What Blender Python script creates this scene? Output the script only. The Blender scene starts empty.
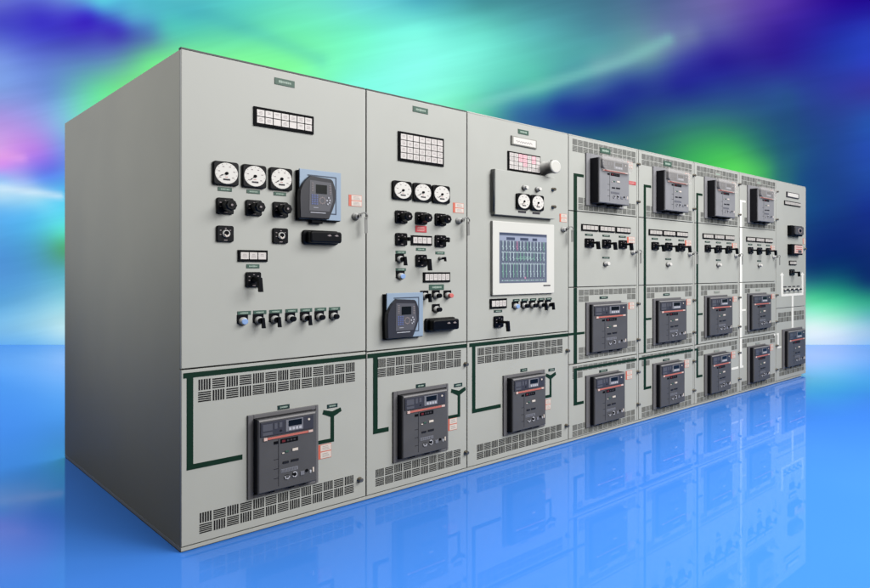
import bpy, bmesh, math, random
from mathutils import Vector, Matrix
R = math.radians
random.seed(4)
sc = bpy.context.scene
col = sc.collection

# ------------------------------------------------------------------ materials
def lin(c):
    return tuple(((v/255)/12.92 if v/255 <= .04045 else ((v/255+.055)/1.055)**2.4) for v in c)

def mat(name, rgb, rough=.5, metal=0., spec=.4, noise=0., nscale=6., bump=0., bscale=300., alpha=1., emit=0., coat=0.):
    m = bpy.data.materials.new(name); m.use_nodes = True
    nt = m.node_tree; b = nt.nodes['Principled BSDF']
    c = lin(rgb) + (1,)
    b.inputs['Base Color'].default_value = c
    b.inputs['Roughness'].default_value = rough
    b.inputs['Metallic'].default_value = metal
    b.inputs['Specular IOR Level'].default_value = spec
    if coat: b.inputs['Coat Weight'].default_value = coat
    if alpha < 1: b.inputs['Alpha'].default_value = alpha
    if emit:
        b.inputs['Emission Color'].default_value = c; b.inputs['Emission Strength'].default_value = emit
    if noise or bump:
        tc = nt.nodes.new('ShaderNodeTexCoord')
    if noise:
        n = nt.nodes.new('ShaderNodeTexNoise'); n.inputs['Scale'].default_value = nscale; n.inputs['Detail'].default_value = 4
        geo = nt.nodes.new('ShaderNodeNewGeometry'); nt.links.new(geo.outputs['Position'], n.inputs['Vector'])
        mr = nt.nodes.new('ShaderNodeMapRange'); mr.inputs['From Min'].default_value = .3; mr.inputs['From Max'].default_value = .7
        mr.inputs['To Min'].default_value = 1-noise; mr.inputs['To Max'].default_value = 1+noise
        nt.links.new(n.outputs['Fac'], mr.inputs['Value'])
        mx = nt.nodes.new('ShaderNodeVectorMath'); mx.operation = 'SCALE'; mx.inputs[0].default_value = c[:3]
        nt.links.new(mr.outputs['Result'], mx.inputs['Scale']); nt.links.new(mx.outputs['Vector'], b.inputs['Base Color'])
        mr2 = nt.nodes.new('ShaderNodeMapRange'); mr2.inputs['To Min'].default_value = max(.02, rough-.06); mr2.inputs['To Max'].default_value = rough+.08
        nt.links.new(n.outputs['Fac'], mr2.inputs['Value']); nt.links.new(mr2.outputs['Result'], b.inputs['Roughness'])
    if bump:
        n2 = nt.nodes.new('ShaderNodeTexNoise'); n2.inputs['Scale'].default_value = bscale; n2.inputs['Detail'].default_value = 2
        nt.links.new(tc.outputs['Object'], n2.inputs['Vector'])
        bp = nt.nodes.new('ShaderNodeBump'); bp.inputs['Strength'].default_value = bump; bp.inputs['Distance'].default_value = .002
        nt.links.new(n2.outputs['Fac'], bp.inputs['Height']); nt.links.new(bp.outputs['Normal'], b.inputs['Normal'])
    return m

M = dict(
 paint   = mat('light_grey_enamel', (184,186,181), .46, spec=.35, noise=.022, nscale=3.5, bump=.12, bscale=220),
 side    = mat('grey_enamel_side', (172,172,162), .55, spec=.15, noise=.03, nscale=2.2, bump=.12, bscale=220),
 gapshade  = mat('gap_shade_black', (18,18,20), .8),
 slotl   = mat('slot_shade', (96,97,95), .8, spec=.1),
 bframel = mat('breaker_frame_pale', (146,146,150), .5, spec=.2),
 bbodyt  = mat('breaker_pale_grey', (142,143,148), .5, spec=.2, noise=.05, nscale=9),
 lampg   = mat('window_grey', (200,196,192), .4),
 badge   = mat('badge_dark_red', (112,40,46), .5, spec=.2),
 keyring = mat('worn_key_metal', (138,138,135), .45, spec=.5),
 roof    = mat('dark_roof_edge', (62,66,66), .5),
 black   = mat('black_plastic', (7,7,8), .38, spec=.13),
 blackm  = mat('matt_black', (8,8,8), .7, spec=.1),
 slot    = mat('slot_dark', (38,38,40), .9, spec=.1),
 green   = mat('green_mimic_paint', (14,46,30), .6, spec=.15, noise=.06, nscale=20),
 white   = mat('white_mimic_paint', (252,252,248), .5),
 gplate  = mat('green_engraved_plate', (62,92,78), .5),
 gplated = mat('dark_green_plate', (20,48,38), .5),
 engr    = mat('engraved_white', (170,190,178), .6),
 bframe  = mat('breaker_frame_grey', (112,111,114), .5, spec=.2, noise=.05),
 bbody   = mat('breaker_grey', (87,87,90), .5, spec=.2, noise=.06, nscale=9),
 bbodyl  = mat('breaker_painted_highlight', (164,162,162), .5, spec=.2),
 bdark   = mat('breaker_dark', (34,34,38), .5, spec=.15),
 navy    = mat('trip_unit_navy', (64,64,71), .4, spec=.25),
 cover   = mat('clear_cover', (222,219,217), .12, spec=.5, alpha=.3),
 disp    = mat('display_black', (12,16,14), .3, spec=.2),
 dispb   = mat('display_bezel', (124,126,136), .5, spec=.2),
 btnw    = mat('pale_key', (190,192,204), .5, spec=.2),
 red     = mat('breaker_red_stripe', (198,112,102), .5),
 pink    = mat('pale_pink', (226,196,190), .5),
 lred    = mat('caution_red', (216,112,92), .5),
 redp    = mat('red_plate', (196,76,82), .5),
 cream   = mat('caution_white', (224,214,206), .5),
 ink     = mat('grey_ink', (150,140,142), .7),
 inkd    = mat('dark_ink', (56,52,56), .7),
 dial    = mat('dial_white', (226,224,220), .45),
 chrome  = mat('brushed_chrome', (200,200,198), .4, spec=.6),
 silver  = mat('satin_silver', (206,206,204), .4, spec=.6),
 blue    = mat('blue_lens', (138,168,216), .3, emit=.12),
 redc    = mat('red_lens', (212,116,112), .3, emit=.05),
 relayf  = mat('relay_frame_blue_grey', (152,172,195), .4),
 relayg  = mat('relay_groove', (62,74,92), .5),
 relayp  = mat('relay_glossy_dark', (54,54,59), .35, spec=.3),
 relayi  = mat('relay_panel', (88,88,94), .45),
 keyb    = mat('key_blue', (92,104,150), .5),
 lampw   = mat('annunciator_window', (218,213,211), .35),
 lampr   = mat('annunciator_lit_pink', (240,190,200), .35, emit=.1),
 hmi     = mat('hmi_white_bezel', (222,222,218), .4),
 scr     = mat('hmi_screen', (98,106,124), .35, spec=.2, emit=.25),
 scrh    = mat('hmi_header', (138,146,168), .3, emit=.35),
 scrd    = mat('hmi_dark', (64,72,94), .3, emit=.3),
 scrl    = mat('hmi_line', (164,182,188), .3, emit=.35),
 scrg    = mat('hmi_green', (120,156,146), .3, emit=.4),
 scrp    = mat('hmi_pink', (170,122,150), .3, emit=.4),
 brass   = mat('latch_brass', (120,112,98), .35, metal=.7),
 tagf    = mat('tag_frame', (150,150,144), .4),
 beacon  = mat('beacon_white', (214,213,208), .4),
 baseshade    = mat('base_gap_shade', (96,88,78), .7),
)

# ------------------------------------------------------------------ mesh builder
class MB:
    def __init__(s): s.bm = bmesh.new(); s.mats = []; s.cur = 0; s.smooth = False
    def use(s, m):
        if m not in s.mats: s.mats.append(m)
        s.cur = s.mats.index(m); return s
    def face(s, vs, smooth=False):
        try:
            f = s.bm.faces.new(vs); f.material_index = s.cur; f.smooth = smooth
        except ValueError: pass
    def rings(s, rings, smooth=False, cap0=True, cap1=True):
        rv = [[s.bm.verts.new(p) for p in r] for r in rings]
        n = len(rv[0])
        for a, b in zip(rv, rv[1:]):
            for i in range(n): s.face([a[i], a[(i+1) % n], b[(i+1) % n], b[i]], smooth)
        if cap0: s.face(list(reversed(rv[0])))
        if cap1: s.face(rv[-1])
    def box(s, x0, x1, z0, z1, y0, y1, ch=0.):
        """y0 = back, y1 = front (more negative); ch = front edge chamfer"""
        def r(d, y): return [(x0+d, y, z0+d), (x1-d, y, z0+d), (x1-d, y, z1-d), (x0+d, y, z1-d)]
        if ch: s.rings([r(0, y0), r(0, y1+ch), r(ch, y1)])
        else: s.rings([r(0, y0), r(0, y1)])
    def rbox(s, x0, x1, z0, z1, y0, y1, rad, ch=0., sx=1., seg=4):
        def r(d, y):
            out = []; a, b, c, e = x0+d*sx, x1-d*sx, z0+d, z1-d; q = max(rad-d*.5, .0005)
            for cx, cz, st in ((b-q*sx, c+q, -90), (b-q*sx, e-q, 0), (a+q*sx, e-q, 90), (a+q*sx, c+q, 180)):
                for k in range(seg+1):
                    t = R(st+90*k/seg); out.append((cx+q*sx*math.cos(t), y, cz+q*math.sin(t)))
            return out
        if ch: s.rings([r(0, y0), r(0, y1+ch), r(ch*.35, y1+ch*.3), r(ch, y1)])
        else: s.rings([r(0, y0), r(0, y1)])
    def lathe(s, x, z, prof, seg=24, sx=1., smooth=True, tilt=0):
        rs = []
        for rad, y in prof:
            rs.append([(x+rad*sx*math.cos(2*math.pi*k/seg), y, z+rad*math.sin(2*math.pi*k/seg)) for k in range(seg)])
        s.rings(rs, smooth)
    def poly(s, pts, y0, y1, ch=0.):
        cx = sum(p[0] for p in pts)/len(pts); cz = sum(p[1] for p in pts)/len(pts)
        def r(k, y): return [(cx+(p[0]-cx)*k, y, cz+(p[1]-cz)*k) for p in pts]
        if ch: s.rings([r(1, y0), r(1, y1+ch), r(.975, y1)])
        else: s.rings([r(1, y0), r(1, y1)])
    def quad(s, x0, x1, z0, z1, y):
        s.face([s.bm.verts.new(p) for p in ((x0, y, z0), (x1, y, z0), (x1, y, z1), (x0, y, z1))])
    def tube(s, pts, rad, seg=8):
        pts = [Vector(p) for p in pts]; rs = []
        for i, p in enumerate(pts):
            d = (pts[min(i+1, len(pts)-1)]-pts[max(i-1, 0)]).normalized()
            a = d.orthogonal().normalized() if abs(d.x) > .9 else d.cross(Vector((1, 0, 0))).normalized()
            b = d.cross(a)
            rs.append([tuple(p+a*rad*math.cos(2*math.pi*k/seg)+b*rad*math.sin(2*math.pi*k/seg)) for k in range(seg)])
        s.rings(rs, True)
    def mesh(s, name):
        bmesh.ops.recalc_face_normals(s.bm, faces=s.bm.faces)
        me = bpy.data.meshes.new(name); s.bm.to_mesh(me); s.bm.free()
        for m in s.mats: me.materials.append(M[m])
        return me

CACHE = {}
def obj(name, parent, x, z, fn, *args, y=0., mname=None):
    """one mesh object at (x, y, z) of its parent; the same shape shares its mesh data"""
    key = (fn.__name__, args)
    if key not in CACHE:
        mb = MB(); fn(mb, *args); CACHE[key] = mb.mesh(name)
    o = bpy.data.objects.new(name, CACHE[key]); col.objects.link(o)
    o.parent = parent; o.location = (x, y, z)
    return o

# ------------------------------------------------------------------ component shapes (local, centred)
def s_box(mb, m, w, h, d, ch=0.): mb.use(m).box(-w/2, w/2, -h/2, h/2, 0, -d, ch)
def s_door(mb, w, h): mb.use('paint').box(0, w, 0, h, .0185, 0, .0022)
def s_plate(mb, w, h, m, nbar, ink):
    mb.use(m).box(-w/2, w/2, -h/2, h/2, 0, -.003, .0008)
    if nbar:
        mb.use(ink); rnd = random.Random(int(w*1e4)+nbar)
        x = -w*.3
        while x < w*.3:
            l = w*(.03+.05*rnd.random()); hh = h*(.13+.08*rnd.random())
            mb.box(x, min(x+l, w*.32), -hh, hh, -.0028, -.0036); x += l+w*.022
def s_slots(mb, cols, rows, pw, ph, mask, m):
    """checkerboard of louvre slots; mask = columns that the second row keeps, 0 keeps all; sign says which row"""
    mb.use(m)
    for r in range(rows):
        for c in range(cols):
            if mask and ((mask > 0 and r == 1) or (mask < 0 and r == 0)) and abs(mask) <= c < cols-abs(mask): continue
            x0, z1 = c*pw, -r*ph
            a, b, t, u = x0+pw*.05, x0+pw*.95, z1-ph*.05, z1-ph*.95
            n = 5
            for k in range(n):
                if (r+c) % 2 == 0:
                    p = (b-a)/n; mb.box(a+k*p+p*.14, a+k*p+p*.78, u, t, .002, -.0009)
                else:
                    p = (t-u)/n; mb.box(a, b, u+k*p+p*.16, u+k*p+p*.78, .002, -.0009)
def s_bars(mb, m, bars):
    mb.use(m)
    for i, b in enumerate(bars):
        if len(b) == 4: mb.box(*b, 0, -.0016-.0002*(i % 3))
        else: mb.poly([(b[k], b[k+1]) for k in range(0, 8, 2)], 0, -.0016-.0002*(i % 3))
def s_meter(mb, w, h):
    mb.use('black').rbox(-w/2, w/2, -h/2, h/2, 0, -.018, .012, .004, w/h)
def s_dial(mb, r, sx, seed):
    mb.use('dial').lathe(0, 0, [(r, 0), (r, -.0015), (r*.97, -.003)], 36, sx)
    mb.use('ink')
    for k in range(11):
        t = R(215-25*k); ct, st = math.cos(t), math.sin(t)
        for a, b, ww in ((.84, .92, .012),):
            p0, p1 = r*a, r*b; n = r*ww*1.6
            mb.poly([((p0*ct-n*st)*sx, p0*st+n*ct), ((p1*ct-n*st)*sx, p1*st+n*ct), ((p1*ct+n*st)*sx, p1*st-n*ct), ((p0*ct+n*st)*sx, p0*st-n*ct)], -.0028, -.0036)
        if k % 2 == 0:
            q = r*.68; mb.box(q*ct*sx-r*.085*sx, q*ct*sx+r*.085*sx, q*st-r*.04, q*st+r*.04, -.0028, -.0035)
    mb.use('inkd').box(-r*.3*sx, r*.3*sx, -r*.66, -r*.5, -.0028, -.0036)
def s_needle(mb, r, sx, ang):
    t = R(ang); ct, st = math.cos(t), math.sin(t); L = r*.72; n = r*.028
    mb.use('inkd').poly([(-n*st*sx, n*ct), ((L*ct)*sx, L*st), (n*st*sx, -n*ct)], -.003, -.005)
    mb.use('inkd').poly([(.38*r*ct*sx-2.4*n*st*sx, .38*r*st+2.4*n*ct), (.7*r*ct*sx, .7*r*st), (.38*r*ct*sx+2.4*n*st*sx, .38*r*st-2.4*n*ct)], -.003, -.0046)
    mb.use('blackm').lathe(0, 0, [(r*.15, -.003), (r*.14, -.008), (r*.06, -.0085)], 16, sx)
    mb.use('redp').box(-r*.14*sx, r*.1*sx, -r*.36, -r*.32, -.0028, -.0036)
def s_swplate(mb, w, h, sx, mark):
    mb.use('black').rbox(-w/2, w/2, -h/2, h/2, 0, -.014, .009, .003, sx)
    mb.use('ink')
    for x, z in ((-.30, .2), (0, .33), (.27, .22), (-.3, -.05)):
        mb.box(w*x-w*.05, w*x+w*.05, h*z-h*.025, h*z+h*.025, -.0139, -.0148)
    if mark:
        mb.use('cream').poly([(-w*.2, 0), (-w*.03, h*.1), (-w*.03, -h*.1)], -.0139, -.0152)
    mb.use('ink').box(-w*.1, w*.1, -h*.42, -h*.37, -.0139, -.0148)
def s_knob(mb, r, d, sx):
    mb.use('black').lathe(0, 0, [(r*.75, -.012), (r*.75, -.03), (r*1.05, -.034), (r*1.12, -.045), (r*1.08, -d+.006), (r*.85, -d)], 8, sx, False)
    mb.lathe(0, 0, [(r*.45, -d), (r*.4, -d-.004)], 12, sx)
    mb.use('ink').lathe(r*.0, 0, [(r*.22, -d-.0035), (r*.2, -d-.0045)], 10, sx)
def s_key(mb, r, sx):
    mb.use('chrome').lathe(0, 0, [(r, -.013), (r, -.022), (r*.8, -.025)], 18, sx)
    mb.use('blackm').lathe(0, r*.15, [(r*.62, -.0248), (r*.6, -.027)], 16, sx)
    mb.use('cream').poly([(-r*.7*sx, -r*.1), (-r*.2*sx, -r*.9), (r*.5*sx, -r*.7), (r*.6*sx, -r*.1), (r*.2*sx, -r*.3), (0, -r*.55), (-r*.3*sx, -r*.2)], -.026, -.0285)
def s_pistol(mb, r, d, drop, side, sx):
    """stem out of the plate, grip hanging from its end"""
    mb.use('black').lathe(0, 0, [(r, -.012), (r, -.02), (r*.62, -.026), (r*.55, -d+.012), (r*.7, -d)], 12, sx)
    g = r*.62
    mb.use('black').poly([(-g*sx, g), (g*sx, g), (g*sx+side*drop*.4*sx, -drop), (-g*.8*sx+side*drop*.4*sx, -drop)], -d+.014, -d-.006, .002)
def s_legend(mb, w, h): mb.use('black').rbox(-w/2, w/2, -h/2, h/2, 0, -.004, .003, .001)
def s_bezel(mb, r, sx):
    mb.use('silver').lathe(0, 0, [(r*1.05, -.003), (r*1.05, -.012), (r*.95, -.016), (r*.86, -.024), (r*.78, -.0255)], 22, sx)
def s_cap(mb, r, d, m, sx):
    mb.use(m).lathe(0, 0, [(r*.72, -.023), (r*.74, -.03), (r*.72, -d), (r*.6, -d-.002)], 20, sx)
def s_lever(mb, r, d, sx):
    mb.use('black').lathe(0, 0, [(r*.72, -.023), (r*.7, -d)], 16, sx)
    mb.poly([(-r*.32*sx, r*.8), (r*.32*sx, r*.8), (r*.6*sx, -r*1.9), (-r*.15*sx, -r*1.9)], -d+.002, -d-.012, .001)
def s_ann(mb, w, h):
    mb.use('blackm').box(-w/2, w/2, -h/2, h/2, 0, -.009, .001)
def s_cells(mb, w, h, nx, nz, lit, seed):
    rnd = random.Random(seed)
    for i in range(nx):
        for j in range(nz):
            x0 = -w/2+w*i/nx; z0 = -h/2+h*j/nz; pw, ph = w/nx, h/nz
            mb.use('lampr' if (lit == 1 and (i, nz-1-j) in ((2, 0), (3, 0), (5, 0), (3, 1), (2, 1), (3, 2), (5, 1))) else ('lampg' if lit == 2 else 'lampw'))
            mb.box(x0+pw*.045, x0+pw*.955, z0+ph*.05, z0+ph*.95, -.0085, -.0125, .0008)
            if rnd.random() < .85:
                mb.use('ink')
                for k in range(rnd.choice((2, 3, 3))):
                    zz = z0+ph*(.66-.17*k); l = pw*(.16+.12*rnd.random())
                    mb.quad(x0+pw/2-l, x0+pw/2+l, zz, zz+ph*.055, -.0127)
def s_caution(mb, w, h):
    mb.use('lred').box(-w/2, w/2, -h/2, h/2, 0, -.0016)
    mb.use('cream')
    for s in (-1, 1): mb.box(-w*.30, w*.475, s*h*.25-h*.215, s*h*.25+h*.215, -.001, -.0023)
    mb.use('ink')
    for s in (-1, 1):
        for k in (-1, 0, 1): mb.box(-w*.16, w*(.36-.05*(k+1)), s*h*.25+k*h*.1-h*.012, s*h*.25+k*h*.1+h*.012, -.002, -.0028)
def s_redplate(mb, w, h):
    mb.use('redp').box(-w/2, w/2, -h/2, h/2, 0, -.003, .0008)
    mb.use('pink')
    for k in (-1, 0, 1): mb.box(-w*.34, w*(.34-.06*abs(k)), k*h*.24-h*.035, k*h*.24+h*.035, -.0028, -.0035)
def s_lock(mb, sx):
    mb.use('chrome').lathe(0, 0, [(.021, 0), (.021, -.006), (.017, -.01), (.016, -.026), (.013, -.03)], 20, sx)
    mb.use('inkd').box(-.003*sx, .003*sx, -.009, .009, -.0295, -.031)
def s_keys(mb, sx):
    mb.use('keyring')
    mb.poly([(-.006, -.010), (.006, -.010), (.013, .016), (-.013, .016)], -.048, -.051)
    mb.tube([(-.0, -.03, 0), (0, -.05, 0)], .005, 8)
    ring = [(.020*sx+.020*sx*math.cos(R(a)), -.052, .002+.018*math.sin(R(a))) for a in range(180, -61, -20)]
    mb.tube(ring, .0042, 6)
    x = .026*sx
    mb.poly([(x-.004, -.004), (x+.013*sx, -.004), (x+.015*sx, -.090), (x-.001*sx, -.094)], -.050, -.053)
def s_knoblatch(mb, sx):
    mb.use('brass').lathe(0, 0, [(.014, 0), (.014, -.004), (.008, -.007), (.008, -.016), (.012, -.019), (.010, -.024)], 14, sx)
def s_testblock(mb, w, h):
    mb.use('black').rbox(-w/2, w/2, -h/2, h/2, 0, -.018, .018, .006)
    mb.rbox(-w*.42, w*.44, -h*.40, h*.40, -.014, -.065, .012, .008)
    mb.use('ink')
    for x in (0.02, .22): mb.poly([(w*x, h*.12), (w*x+w*.07, h*.2), (w*x+w*.12, h*.1), (w*x+w*.06, h*.06)], -.064, -.0662)
def s_relay(mb, w, h):
    mb.use('blackm').box(-w/2-.004, w/2-.004, -h/2-.004, h/2-.006, 0, -.03)
    mb.use('relayf').box(-w/2, w/2, -h/2, h/2, -.027, -.036, .002)
def s_groove(mb, w, h):
    mb.use('relayg')
    t = .006
    x0, x1, z0, z1 = -w*.32, w*.38, -h*.38, h*.40
    mb.box(x0, x1, z1-t, z1, -.034, -.0372); mb.box(x1-t, x1, z0, z1-t-.0005, -.034, -.0372); mb.box(x0, x1-t-.0005, z0, z0+t, -.034, -.0372)
def s_rpanel(mb, w, h):
    P = [(-.34, .33), (-.29, .37), (.20, .34), (.24, .31), (.29, .20), (.32, .05), (.30, -.14), (.24, -.30), (.15, -.485), (-.53, -.485), (-.545, -.1), (-.53, .06), (-.47, .19), (-.40, .28)]
    mb.use('relayp').poly([(x*w, z*h) for x, z in P], -.03, -.058, .006)
def s_rface(mb, w, h):
    mb.use('relayi').poly([(-.32*w, .28*h), (.19*w, .26*h), (.24*w, -.10*h), (.15*w, -.33*h), (-.33*w, -.33*h)], -.057, -.0595)
def s_rdetail(mb, w, h):
    y0, y1 = -.0585, -.0612
    mb.use('disp').box(-.13*w, .13*w, .02*h, .20*h, y0, y1)
    mb.use('keyb')
    for i in range(3):
        for j in range(5): mb.box((-.235+.055*i)*w, (-.195+.055*i)*w, (-.205+.043*j)*h, (-.177+.043*j)*h, y0, y1)
    mb.use('ink')
    for k in range(6): mb.box(-.235*w, -.185*w, (.06+.032*k)*h, (.071+.032*k)*h, y0, y1); mb.box(.185*w, .235*w, (.03+.032*k)*h, (.041+.032*k)*h, y0, y1)
    for k in range(12):
        a = R(30*k); mb.box((.02+.065*math.cos(a))*w-.003, (.02+.065*math.cos(a))*w+.003, (-.115)*h+.065*w*math.sin(a)-.003, (-.115)*h+.065*w*math.sin(a)+.003, y0, y1)
    mb.use('btnw')
    for x, z in ((.13, -.11), (.17, -.05), (.19, -.15), (.2, -.1), (.15, -.18)): mb.box(x*w-.004, x*w+.004, z*h-.004, z*h+.004, y0, y1-.001)
    mb.box(-.19*w, -.08*w, -.27*h, -.26*h, y0, y1); mb.box(-.26*w, .1*w, -.375*h, -.36*h, y0+.002, y1)
# breaker ------------------------------------------------------------
def s_bframe(mb, w, h, t, m):
    """open rectangular flange, front view hollow"""
    mb.use(m)
    b = .012
    mb.box(0, t, 0, h, 0, -b, .002); mb.box(w-t*.55, w, 0, h, 0, -b, .002)
    mb.box(t+.0004, w-t*.55-.0004, h-t*.7, h, 0, -b, .002); mb.box(t+.0004, w-t*.55-.0004, 0, t*.6, 0, -b, .002)
    mb.use('blackm').box(t*.6, w-t*.3, t*.3, h-t*.3, 0, -.005)  # black sheet stands in for the shade of the recess
def s_bbody(mb, w, h, d, m):
    mb.use('bdark').box(0, w, 0, h, -.003, -d+.014)
    mb.use(m).box(.0, w, 0, h, -d+.0142, -d, .005)
    mb.use('bdark').box(w*.325, w*.333, h*.05, h*.70, -d+.002, -d-.0008)
    for v in (.42, .29, .16): mb.box(w*.25, w*.325, h*v, h*v+.0025, -d+.002, -d-.0008)
    mb.use('bbodyl').box(w*.01, w*.97, h*.972, h*.992, -d+.002, -d-.002)  # pale strip paints a highlight along the top edge
    for x0, x1 in ((.22, .30), (.55, .63), (.78, .84)):
        mb.use('blackm').box(w*x0, w*x1, -.012, -.0003, -.01, -d+.02)
def s_trip(mb, w, h):
    mb.use('navy').box(w*.03, w*.93, h*.765, h*.96, .003, -.006, .002)
    mb.use('relayi')
    for x0, x1, z0, z1 in ((.06, .22, .84, .93), (.06, .22, .78, .82), (.25, .30, .85, .93), (.33, .38, .86, .93)): mb.box(w*x0, w*x1, h*z0, h*z1, -.0055, -.0075)
    mb.use('dispb').box(w*.44, w*.74, h*.785, h*.945, -.0055, -.0085, .001)
    mb.use('disp').box(w*.485, w*.715, h*.855, h*.935, -.008, -.0095)
    mb.use('btnw')
    for k in range(4): mb.box(w*(.49+.058*k), w*(.535+.058*k), h*.80, h*.838, -.008, -.0105)
    mb.use('cream').lathe(w*.845, h*.905, [(h*.016, -.005), (h*.015, -.0085)], 10, 1.2)
    mb.use('bdark').lathe(w*.36, h*.815, [(h*.014, -.005), (h*.013, -.009)], 10, 1.2)
def s_stripe(mb, w, h):
    mb.use('red').box(w*.14, w*.84, h*.712, h*.742, .003, -.005, .001)
    mb.use('pink').box(w*.08, w*.139, h*.705, h*.745, .003, -.006, .001); mb.box(w*.841, w*.92, h*.714, h*.744, .003, -.006, .001)
def s_logo(mb, w, h):
    mb.use('blackm').box(w*.36, w*.66, h*.63, h*.69, .002, -.0025); mb.box(w*.25, w*.32, h*.635, h*.675, .002, -.002)
    mb.use('badge').box(w*.385, w*.44, h*.645, h*.675, -.002, -.0032)
    mb.use('inkd')
    for k in range(3): mb.box(w*(.47+.055*k), w*(.505+.055*k), h*.648, h*.673, -.002, -.0032)
def s_flag(mb, w, h, m): mb.use(m).box(0, w, 0, h, .002, -.004, .0008)
def s_caption(mb, w, h):
    mb.use('dispb').box(0, w*.295, 0, h*.05, .002, -.0016)
    mb.use('bbody')
    for k in range(8): mb.box(w*(.015+.034*k), w*(.025+.034*k), h*.01, h*.04, -.0014, -.0026)
def s_turn(mb, h, a0, a1, core):
    r = h*.034
    mb.use('btnw').tube([(r*math.cos(R(a)), -.003, r*math.sin(R(a))) for a in range(a0, a1+1, 20)], h*.009, 6)
    mb.use('blackm').box(-r*.9, r*.9, -h*.022, h*.024, .002, -.004)
    if not core: mb.use('bbody').box(-r*.85, r*.85, -h*.02, h*.022, -.0038, -.0046)
def s_keylock(mb, h): mb.use('blackm').lathe(0, 0, [(h*.022, .002), (h*.02, -.004)], 12, 1.2)
def s_cover(mb, w, h):
    P = [(-.01, 1.05), (1.0, 1.05), (1.0, .79), (.97, .74), (.91, .705), (.15, .705), (.06, .735), (.01, .80)]
    mb.use('cover').poly([(x*w, z*h) for x, z in reversed(P)], -.001, -.03, .003)

def breaker(cab, x0, z0, fw, fh, bx0, bz0, bw, bh, d, cover=False, strip=.03, label=None):
    e = bpy.data.objects.new('circuit_breaker', None); col.objects.link(e); e.parent = cab; e.location = (x0, 0, z0); e.empty_display_size = .05
    if label: e['label'] = label
    obj('mounting_frame', e, 0, 0, s_bframe, fw, fh, strip, 'bframel' if cover else 'bframe')
    def at(n, f, *a): return obj(n, e, bx0-x0, bz0-z0, f, *a, y=-d)
    obj('breaker_body', e, bx0-x0, bz0-z0, s_bbody, bw, bh, d, 'bbodyt' if cover else 'bbody')
    at('trip_unit', s_trip, bw, bh); at('red_stripe', s_stripe, bw, bh); at('badge', s_logo, bw, bh)
    def pt(n, u, v, f, *a): return obj(n, e, bx0-x0+bw*u, bz0-z0+bh*v, f, *a, y=-d)
    def fl(n, u0, u1, v0, v1, m): pt(n, u0, v0, s_flag, round(bw*(u1-u0), 4), round(bh*(v1-v0), 4), m)
    fl('charge_flag', .56, .66, .495, .53, 'cream'); fl('contact_flag', .44, .50, .495, .52, 'gplate'); fl('ready_flag', .385, .425, .485, .50, 'cream')
    fl('close_button', .40, .50, .345, .375, 'bdark'); fl('open_button', .54, .67, .35, .38, 'bdark')
    pt('caption_strip', .365, .225, s_caption, bw, bh)
    pt('selector', .47, .16, s_turn, bh, 160, 360, False); pt('selector', .60, .165, s_turn, bh, 200, 500, True); pt('key_lock', .815, .18, s_keylock, bh)
    fl('counter_window', .70, .77, .13, .185, 'dispb'); fl('drawout_marker', .865, .895, .135, .175, 'btnw'); fl('drawout_marker', .915, .945, .14, .205, 'cream')
    if cover: at('clear_cover', s_cover, bw, bh)
    return e

# ------------------------------------------------------------------ cabinets
X = [0, 1.0365, 1.830, 2.895, 3.867, 4.842, 5.812, 6.765, 7.675]
H, DEP, GAP = 2.3, 2.09, .0035
ROOT = []
def cabinet(i, label):
    e = bpy.data.objects.new('switchgear_cabinet', None); col.objects.link(e); e.location = (X[i], 0, 0); e.empty_display_size = .2
    e['label'] = label; e['category'] = 'switchgear cabinet'; e['group'] = 'switchgear cabinets bolted together in one row'
    w = X[i+1]-X[i]
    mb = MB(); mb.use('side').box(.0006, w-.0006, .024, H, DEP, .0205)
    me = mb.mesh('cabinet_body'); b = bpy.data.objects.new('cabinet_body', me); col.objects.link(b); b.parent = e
    mb = MB(); mb.use('gapshade').box(.004, w-.004, .03, H-.004, .0204, .0187)  # dark sheet added behind the doors to deepen the shade in their gaps
    o = bpy.data.objects.new('door_gasket', mb.mesh('door_gasket')); col.objects.link(o); o.parent = e
    mb = MB(); mb.use('roof' if i < 2 else 'paint').box(.004 if i else .0, w-.006, H+.0004, H+.009, .03 if i == 0 else DEP-.01, .004, .001)
    o = bpy.data.objects.new('roof_plate', mb.mesh('roof_plate')); col.objects.link(o); o.parent = e
    x1 = w if i < 7 else w-.14
    mb = MB(); mb.use('paint').box(0, x1, .005, .0215, DEP-.005, .002, .001); mb.use('baseshade').box(.0, x1, .0, .0049, DEP-.02, .010)  # dark strip under the plinth paints in contact shade
    o = bpy.data.objects.new('plinth', mb.mesh('plinth')); col.objects.link(o); o.parent = e
    if i in (0, 3):   # bright corner post at the free left edge
        pass
    return e
def door(cab, i, z0, z1, name='door', a=GAP, b=GAP):
    w = X[i+1]-X[i]; return obj(name, cab, a, z0, s_door, round(w-a-b, 4), round(z1-z0, 4))
def slots(cab, i, x0, x1, ztop, cols, rows=2, ph=.0525, mask=0):
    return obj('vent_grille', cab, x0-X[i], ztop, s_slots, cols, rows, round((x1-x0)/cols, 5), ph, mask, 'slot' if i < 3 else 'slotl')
def bars(cab, i, m, bl):
    out = []
    for b in bl: out.append(tuple(round(v-(X[i] if k % 2 == 0 else 0), 4) for k, v in enumerate(b)) if len(b) == 8 else (round(b[0]-X[i], 4), round(b[1]-X[i], 4), b[2], b[3]))
    return obj('mimic_bus_line', cab, 0, 0, s_bars, m, tuple(out))
def plate(cab, i, x, z, w, h, m='gplate', nb=5, ink='engr', name='nameplate', y=0): return obj(name, cab, x-X[i], z, s_plate, w, h, m, nb, ink, y=y)
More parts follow.
